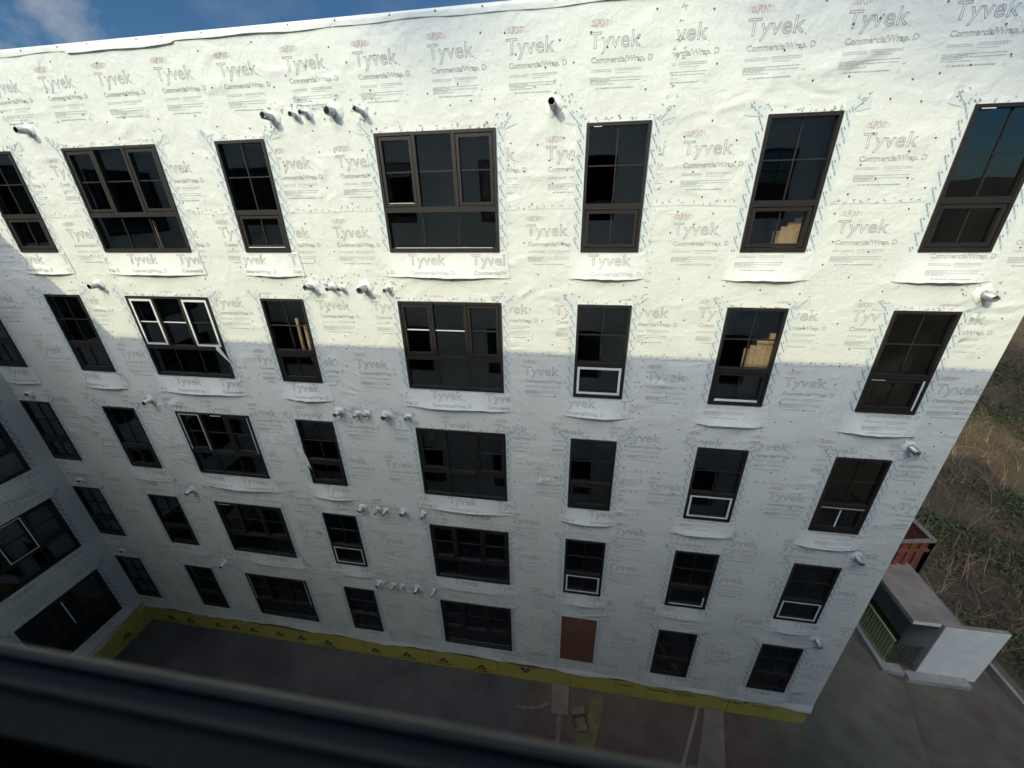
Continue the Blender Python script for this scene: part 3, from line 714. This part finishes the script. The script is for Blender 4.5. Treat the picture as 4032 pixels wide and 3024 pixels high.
# things lying on the courtyard floor
yelo = mat('dirty_yellow_board', (.19, .165, .06), .85, [('fine', 12, .4, .006)], .35, vscale=2.5)
def thing_box(name, P, z, h, m, label, cat, extra=None):
    m0 = MB(); n = len(P); m0.add([(x, y, z+h) for x, y in P]+[(x, y, z) for x, y in P], [tuple(range(n)), tuple(range(2*n-1, n-1, -1))]+[(i, n+i, n+(i+1) % n, (i+1) % n) for i in range(n)], m)
    if extra: extra(m0)
    o = m0.build(name)
    b = o.modifiers.new('b', 'BEVEL'); b.width = .006; b.segments = 2
    return tag(o, label, cat)
gz = GZ+.014
rP = [(1.12, -.24), (1.18, -.17), (1.30, -.12), (1.42, -.14), (1.48, -.22), (1.36, -.9), (1.16, -1.52), (1.1, -2.4), (.62, -2.4), (.70, -1.5), (.95, -.8)]
thing_box('sheathing_offcut', rP, gz, .02, yelo, 'long rounded yellow sheathing offcut lying on the red soil', 'board')
thing_box('sheathing_scrap', [(.60, -1.0), (.72, -.98), (.80, -1.35), (.74, -1.5), (.6, -1.45)], gz, .015, yelo, 'small yellow board scrap beside the cardboard box', 'board scrap')
thing_box('concrete_plank', [(-.18, -.03), (.37, -.03), (.37, -.85), (-.16, -.88)], gz, .05, concd, 'grey concrete slab strip butting the wall beside the yellow offcut', 'slab')
thing_box('grey_plank', [(.02, -.90), (.15, -.90), (.13, -2.2), (.0, -2.2)], gz, .04, greyw, 'narrow grey plank running out from the short concrete slab', 'plank')
thing_box('concrete_strip', [(4.65, -.02), (5.2, -.02), (4.55, -2.6), (3.65, -2.6)], gz, .04, concd, 'wide pale concrete strip beside the white pipe', 'slab')
m0 = MB(); m0.tube((4.43, -.03, gz+.06), (3.35, -2.2, gz+.06), .05, .05, mat('muddy_pipe', (.33, .28, .25), .6, var=.2), 14); tag(m0.build('drain_pipe', None, True), 'pale plastic pipe lying on the soil between wall and camera side', 'pipe')
m0 = MB()
hp = [(-1.25, -.86), (-1.0, -.85), (-.7, -.82), (-.45, -.74), (-.26, -.60)]
for a, b in zip(hp[:-1], hp[1:]): m0.beam((*a, gz+.03), (*b, gz+.03), .10, .05, greyw)
tag(m0.build('bent_strap', None), 'short bent grey strip crossing the membrane edge', 'strip')
cardboard = mat('cardboard', (.24, .17, .12), .85, [('fine', 20, .2, .004)], .15)
bx = empty('cardboard_box', (.72, -.9, gz)); tag(bx, 'crushed open cardboard box lying beside the yellow offcut', 'box')
m0 = MB(); m0.add([(-.22, .0, 0), (.16, .1, 0), (.22, -.16, 0), (-.1, -.24, 0), (-.22, .0, .2), (.16, .1, .22), (.22, -.16, .2), (-.1, -.24, .18)], [(0, 1, 5, 4), (1, 2, 6, 5), (2, 3, 7, 6), (3, 0, 4, 7), (0, 3, 2, 1)], cardboard); m0.build('box_body', bx)
for pp in ([(-.22, .0, .2), (.16, .1, .22), (.12, .26, .28), (-.24, .15, .25)], [(-.1, -.24, .18), (.22, -.16, .2), (.24, -.3, .12), (-.06, -.36, .1)]):
    m0 = MB(); m0.add(pp+[(a, b, c_+.004) for a, b, c_ in pp], [(0, 1, 2, 3), (7, 6, 5, 4), (0, 4, 5, 1), (1, 5, 6, 2), (2, 6, 7, 3), (3, 7, 4, 0)], cardboard); m0.build('box_flap', bx)
for k in range(5):
    x, y = [(2.6, -.9), (-3.2, -.7), (5.9, -1.0), (3.1, -1.6), (-.6, -1.5)][k]
m0 = MB(); r = np.random.default_rng(21)
for k in range(600):
    x = r.uniform(-.8, 10.3) if k % 3 else r.uniform(-15, 10.3); y = -abs(r.normal(0, 1.0))-.06 if k % 2 else r.uniform(-3.5, -.05); a = r.uniform(.010, .032); z = GZ+.012
    P = r.uniform(.5, 1.1, 4)*a; t0 = r.uniform(0, 6.28)
    m0.add([(x+P[i]*math.cos(t0+i*2.1), y+P[i]*math.sin(t0+i*2.1), z) for i in range(3)]+[(x, y, z+P[3]*.8)], [(0, 1, 3), (1, 2, 3), (2, 0, 3)], concd if k % 4 else ply)
tag(m0.build('rubble'), kind='stuff')
# ---------------------------------------------------------------- covered stair on the right
sh = empty('stair_shelter', (11.7, 3, GZ)); tag(sh, 'low concrete shelter with flat grey roof slab and white end wall beside the path', 'shelter')
def shl(m0, name, **k): o = m0.build(name, sh); o.matrix_parent_inverse = Matrix.Translation((-11.7, -3, -GZ)); b = o.modifiers.new('b', 'BEVEL'); b.width = .012; b.segments = 2; return o
zt = -13.5
m0 = MB(); P = [(11.06, 2.2), (11.06, 9), (12.55, 9), (12.42, 2.24), (13.64, 2.24), (13.64, 2.12), (11.86, 2.12), (11.86, 2.2)]
n = len(P); m0.add([(x, y, zt) for x, y in P]+[(x, y, zt-.17) for x, y in P], [tuple(range(n)), tuple(range(2*n-1, n-1, -1))]+[(i, n+i, n+(i+1) % n, (i+1) % n) for i in range(n)], concd)
shl(m0, 'roof_slab')
m0 = MB(); m0.box((11.075, 2.192, zt-.155), (11.84, 2.1985, zt-.012), stucco); shl(m0, 'white_fascia')
m0 = MB(); m0.box((11.885, 2.095, GZ+.02), (13.625, 2.108, zt-.004), stucco); o = shl(m0, 'end_wall_panel')
m0 = MB(); m0.box((11.87, 2.11, GZ-.4), (13.64, 2.239, zt-.171), conc); m0.box((11.87, 2.24, GZ-.4), (12.02, 3.0, zt-.171), conc); shl(m0, 'end_wall')
m0 = MB(); m0.box((11.5, 1.80, GZ-.3), (13.3, 2.094, GZ+.16), conc); shl(m0, 'plinth')
m0 = MB(); m0.box((12.3, 3.01, GZ-.3), (12.5, 9, zt-.171), conc); shl(m0, 'back_wall')
m0 = MB(); m0.add([(10.86, 3.3, GZ+.14), (10.86, 2.02, GZ+.14), (11.49, 1.97, GZ+.14), (11.49, 2.3, GZ+.14), (11.1, 2.4, GZ+.14), (11.1, 9, GZ+.14), (10.86, 9, GZ+.14)]+[(10.86, 3.3, GZ-.3), (10.86, 2.02, GZ-.3), (11.49, 1.97, GZ-.3), (11.49, 2.3, GZ-.3), (11.1, 2.4, GZ-.3), (11.1, 9, GZ-.3), (10.86, 9, GZ-.3)],
   [tuple(range(7))]+[(i, 7+i, 7+(i+1) % 7, (i+1) % 7) for i in range(7)], conc); shl(m0, 'kerb')
m0 = MB(); m0.box((11.1, 2.4, GZ-.02), (12.3, 9, GZ+.03), mat('dark_green_floor', (.05, .065, .03), .9, [('fine', 30, .6, .02)], .3)); shl(m0, 'stair_floor')  # plain dark green ground under the slab
rl = empty('picket_railing', (11.05, 2.3, GZ+.14)); tag(rl, 'olive green metal picket railing under the grey roof slab', 'railing')
def rll(m0, name): o = m0.build(name, rl); o.matrix_parent_inverse = Matrix.Translation((-11.05, -2.3, -(GZ+.14))); return o
zr0 = GZ+.16
m0 = MB(); m0.beam((11.02, 2.3, zr0+1.08), (11.02, 8.5, zr0+1.08), .06, .05, rail); rll(m0, 'top_rail')
m0 = MB(); m0.beam((11.02, 2.3, zr0+.06), (11.02, 8.5, zr0+.06), .04, .04, rail); rll(m0, 'bottom_rail')
m0 = MB(); y = 2.35; m0.beam((11.02, y, zr0+.08), (11.02, y, zr0+1.055), .055, .02, rail, (1, 0, 0)); pk = rll(m0, 'picket')
for k in range(1, 50):
    o = pk.copy(); C.objects.link(o); o.parent = rl; o.matrix_parent_inverse = pk.matrix_parent_inverse; o.location = (0, k*.12, 0)
gt = empty('picket_gate', (11.45, 2.25, GZ+.14)); tag(gt, 'short dark metal gate closing the end of the shelter', 'gate')
dk = mat('dark_steel', (.05, .05, .045), .5, var=.2)
def gtl(m0, name): o = m0.build(name, gt); o.matrix_parent_inverse = Matrix.Translation((-11.45, -2.25, -(GZ+.14))); return o
m0 = MB(); m0.beam((11.06, 2.26, zr0+1.0), (11.84, 2.26, zr0+1.0), .04, .04, dk); gtl(m0, 'gate_rail'); m0 = MB(); m0.beam((11.06, 2.26, zr0+.08), (11.84, 2.26, zr0+.08), .04, .04, dk); gtl(m0, 'gate_rail')
for k in range(7): m0 = MB(); x = 11.12+k*.11; m0.beam((x, 2.26, zr0+.1), (x, 2.26, zr0+.98), .02, .02, dk, (1, 0, 0)); gtl(m0, 'picket')
# timber edge guard behind the slab
gd = empty('timber_guard', (12.4, 4.9, zt)); tag(gd, 'orange timber edge guard with top rail behind the concrete slab', 'guard rail')
def gdl(m0, name): o = m0.build(name, gd); o.matrix_parent_inverse = Matrix.Translation((-12.4, -4.9, -zt)); return o
A, B, D = (11.2, 4.35), (12.86, 4.62), (12.85, 6.4); ztp = -12.35
for p, q in ((A, B), (B, D)):
    m0 = MB(); m0.beam((*p, ztp), (*q, ztp), .16, .05, greyw); gdl(m0, 'top_rail')
    m0 = MB(); m0.beam((*p, ztp-.45), (*q, ztp-.45), .05, .12, orange); gdl(m0, 'mid_rail')
    m0 = MB(); m0.beam((p[0]+.03, p[1]+.06, ztp-.62), (q[0]-.06, q[1]+.06, ztp-.62), .02, 1.05, orange); gdl(m0, 'back_panel')
    d = np.array(q)-np.array(p); ln = np.linalg.norm(d); k = int(ln/.3)
    for i in range(k+1):
        c_ = np.array(p)+d*i/k; m0 = MB(); m0.box((c_[0]-.06, c_[1]-.02, zt-.9), (c_[0]+.07, c_[1]+.02, ztp-.03), orange); gdl(m0, 'board')
m0 = MB(); m0.box((12.56, 2.26, GZ), (12.75, 7, zt-.5), concd); tag(m0.build('retaining_wall'), 'dark concrete retaining wall behind the shelter carrying the timber guard', 'wall')
# low wall at the right edge
m0 = MB(); m0.beam((14.40, 2.75, GZ+.12), (14.36, -6, GZ+.12), .11, .30, conc); tag(m0.build('low_wall'), 'thin pale concrete kerb wall running along the dirt at the far right', 'wall')

# ---------------------------------------------------------------- lumber seen inside the rooms
def lumber(name, P, label):
    e = empty(name, (P[0][0], P[0][1], P[0][2])); tag(e, label, 'lumber')
    for (x, y, z0, z1, w, lean) in P:
        m0 = MB(); m0.beam((x, y, z0), (x+lean, y+.05, z1), w, .045, lum, (0, 1, 0)); o = m0.build('board', e); o.matrix_parent_inverse = Matrix.Translation((-P[0][0], -P[0][1], -P[0][2]))
lumber('lumber_stack', [(3.40+.105*k, .19+.028*(k % 2)+.008*k, -4.5, (-3.92, -3.86, -3.74, -3.73, -3.60)[k], .098, .01) for k in range(5)], 'stepped row of pine boards leaning inside the second row window')
lumber('leaning_boards', [(-6.42, .2, -4.5, -3.55, .07, -.03), (-6.24, .19, -4.6, -3.70, .07, -.03), (-6.08, .2, -4.6, -3.8, .06, .0)], 'three upright pine boards behind the second row narrow window')
lumber('loose_boards', [(-9.42, .25, -2.3, -1.40, .08, -.03)], 'single pine board standing inside the top row wide window')
lumber('stair_boards', [(3.45+.1*k, .25, -2.3, -1.72+.07*k, .1, .0) for k in range(4)], 'short stepped pine boards at the foot of the top row window')

# ---------------------------------------------------------------- brush and trees on the slope
def twig_cloud(n, area, hmax, m, seed, leaf=0):
    r = np.random.default_rng(seed); Q = []
    cx = r.uniform(area[0], area[1], n); cyy = r.uniform(area[2], area[3], n); cz = terr(cx, cyy)
    den = np.sin(cx*.55+1.3)*np.cos(cyy*.5)+np.sin(cx*1.3-cyy*.9)*.5+r.uniform(-.6, .6, n)
    k = den > -.35; cx, cyy, cz = cx[k], cyy[k], cz[k]; n = len(cx)
    for rep in range(5):
        a = r.uniform(0, 6.28, n); el = r.uniform(.2, 1.4, n); ln = r.uniform(.4, 1., n)*hmax
        d = np.stack([np.cos(a)*np.cos(el), np.sin(a)*np.cos(el), np.sin(el)], 1)*ln[:, None]
        b = np.stack([cx, cyy, cz], 1); 
        for s_ in range(3):
            t = b+d*.33+r.normal(0, .06, (n, 3))*hmax
            w = r.uniform(.006, .014, (n, 1))*(1-s_*.25); sd = np.stack([-np.sin(a), np.cos(a), np.zeros(n)], 1)*w
            Q.append(np.stack([b-sd, b+sd, t+sd*.7, t-sd*.7], 1)); b = t
    return np.concatenate(Q)
def leaves(n, area, hmax, seed, sz=.07):
    r = np.random.default_rng(seed); cx = r.uniform(area[0], area[1], n); cyy = r.uniform(area[2], area[3], n)
    den = np.sin(cx*.4+2.3)*np.cos(cyy*.37+1)+.5*np.sin(cx*1.1+cyy*.8)+r.uniform(-.5, .5, n); k = den > 0; cx, cyy = cx[k], cyy[k]; n = len(cx)
    c_ = np.stack([cx, cyy, terr(cx, cyy)+r.uniform(0, 1, n)**1.5*hmax*(.3+.7*np.clip(den[k], 0, 1))], 1)
    u = r.normal(0, 1, (n, 3)); u /= np.linalg.norm(u, axis=1, keepdims=True); v = np.cross(u, r.normal(0, 1, (n, 3))); v /= np.linalg.norm(v, axis=1, keepdims=True)
    s_ = r.uniform(.5, 1.3, (n, 1))*sz
    return np.stack([c_-u*s_, c_+v*s_*.6, c_+u*s_, c_-v*s_*.6], 1)
twm = mat('dry_twig', (.25, .19, .11), .9, var=.35, vscale=.5); twd = mat('dark_twig', (.10, .065, .045), .9, var=.4, vscale=.5); lfm = mat('ivy_leaf', (.042, .070, .019), .7, var=.45, vscale=.6)
AR = (14.8, 46, 2, 50)
def fld(x, y, a, b, c): return np.sin(x*a+c)*np.cos(y*b+c*2)+.6*np.sin(x*a*2.3-y*b*1.7+c)
def keep(Q, f, th): c_ = Q.mean(1) if Q.ndim == 3 else Q; return Q[f(c_[:, 0], c_[:, 1]) > th]
litter = mat('leaf_litter', (.10, .066, .04), .9, var=.5, vscale=.8)
green = lambda x, y: fld(x, y, .33, .29, 1.0)+.9*np.clip((31-np.hypot(x, y+8))/8, 0, 1)
Qt = twig_cloud(5000, AR, 1.1, None, 3); Qd = twig_cloud(9000, AR, 1.3, None, 4)
m0 = MB(); m0.quads(keep(Qt, green, -.5), twm); m0.quads(keep(Qd, lambda x, y: -green(x, y), -.4), twd); tag(m0.build('dry_brush'), kind='stuff')
m0 = MB(); m0.quads(keep(leaves(380000, AR, .7, 5, .075), green, -.7), lfm); tag(m0.build('ground_ivy'), kind='stuff')
m0 = MB(); m0.quads(keep(leaves(150000, AR, .12, 15, .055), lambda x, y: -green(x, y), -.35), litter); tag(m0.build('leaf_litter'), kind='stuff')
m0 = MB()
r = np.random.default_rng(9); n = 60000; x = r.uniform(14.8, 46, n); y = r.uniform(2, 50, n); k = fld(x, y, .24, .2, 4.2) > .75; x = x[k]; y = y[k]; n = len(x)
b = np.stack([x, y, terr(x, y)], 1); d = r.normal(0, .14, (n, 3)); d[:, 2] = r.uniform(.05, .22, n); sd = r.normal(0, .012, (n, 3)); sd[:, 2] = 0
m0.add(np.stack([b-sd, b+sd, b+d], 1).reshape(-1, 3), [(3*i, 3*i+1, 3*i+2) for i in range(n)], mat('dry_grass', (.30, .25, .11), .9, var=.4, vscale=.4)); tag(m0.build('dry_grass'), kind='stuff')
# long pale whips arching out of the brush
m0 = MB(); rd = random.Random(3)
for k in range(130):
    x = rd.uniform(15, 40); y = rd.uniform(4, 44); p = Vector((x, y, float(terr(np.array(x), np.array(y))))); a = rd.uniform(0, 6.28); d = Vector((math.cos(a)*.5, math.sin(a)*.5, 1)).normalized(); w = rd.uniform(.006, .015); L_ = rd.uniform(.25, .55)
    for q in range(7):
        e_ = p+d*L_; m0.tube(p, e_, w, w*.85, twm, 4, caps=False); p = e_; w *= .85; d = (d+Vector((math.cos(a)*.16, math.sin(a)*.16, -.24))).normalized()
tag(m0.build('dry_whips'), kind='stuff')

def bare_tree(x, y, h, seed, label):
    rd = random.Random(seed); e = empty('bare_tree', (x, y, float(terr(np.array(x), np.array(y))))); tag(e, label, 'tree', 'bare trees on the slope beyond the courtyard')
    m0 = MB(); m1 = MB()
    def br(p, d, ln, r_, dep, mbx):
        q = p+d*ln; mbx.tube(p, q, r_, r_*.7, twd, 6 if dep < 2 else 4, caps=False)
        if dep >= 5: return
        for _ in range(3 if dep else 5):
            nd = d+Vector((rd.uniform(-.8, .8), rd.uniform(-.8, .8), rd.uniform(-.15, .5))); nd.normalize(); br(p+d*ln*rd.uniform(.6, 1), nd, ln*rd.uniform(.6, .8), r_*.6, dep+1, m1)
    br(Vector((0, 0, -.3)), Vector((rd.uniform(-.1, .1), rd.uniform(-.1, .1), 1)).normalized(), h*.3, .16, 0, m0)
    m0.build('trunk', e, True); m1.build('crown', e)
TR = [(19, -3, 9, 'bare tree standing alone at the foot of the slope'), (22, -8, 8, 'small bare tree just uphill of the lone one'), (26, -12, 12, 'tall bare tree halfway up the slope'), (33, -4, 11, 'bare tree higher on the slope with a wide crown')]
for i, (x, y, h, lb) in enumerate(TR): bare_tree(x, y, h, i, lb)

# ---------------------------------------------------------------- lumpy white mesh added off view to throw soft shade on the upper right
cm = mat('shade_blocker_white', (.85, .85, .86), 1., [('soft', .2, .5, 1.)])
m0 = MB(); rd = random.Random(4); axr = Vector((1, -SX, 0)).normalized(); axu = trav.cross(axr)
def puff(wx, wz, r, dist):
    c_ = Vector((wx, 0, wz))-trav*dist; nu, nv = 14, 9; V = []
    for i in range(nv+1):
        for j in range(nu):
            th, ph_ = math.pi*i/nv, 2*math.pi*j/nu; k = 1+rd.uniform(-.12, .12)
            V.append((c_.x+r*k*math.sin(th)*math.cos(ph_), c_.y+r*k*math.sin(th)*math.sin(ph_), c_.z+r*.8*k*math.cos(th)))
    m0.add(V, [(i*nu+j, (i+1)*nu+j, (i+1)*nu+(j+1) % nu, i*nu+(j+1) % nu) for i in range(nv) for j in range(nu)], cm)
for a in ((2.8, 2.9, 1.7, 150), (4.6, 2.7, 2.0, 152), (6.6, 2.3, 2.3, 150), (8.6, 1.6, 2.7, 149), (11, 2.6, 3.4, 151), (14.5, 3, 4, 150), (8, 5.5, 3.5, 153), (4.5, 5, 2.5, 151), (1.2, 4.2, 1.6, 150), (-.8, 3.9, 1.4, 151), (-2.4, 2.8, 1.3, 150), (-2.9, 1.9, .85, 150)): puff(*a)
tag(m0.build('cloud_shade_blocker', None, True), kind='structure')
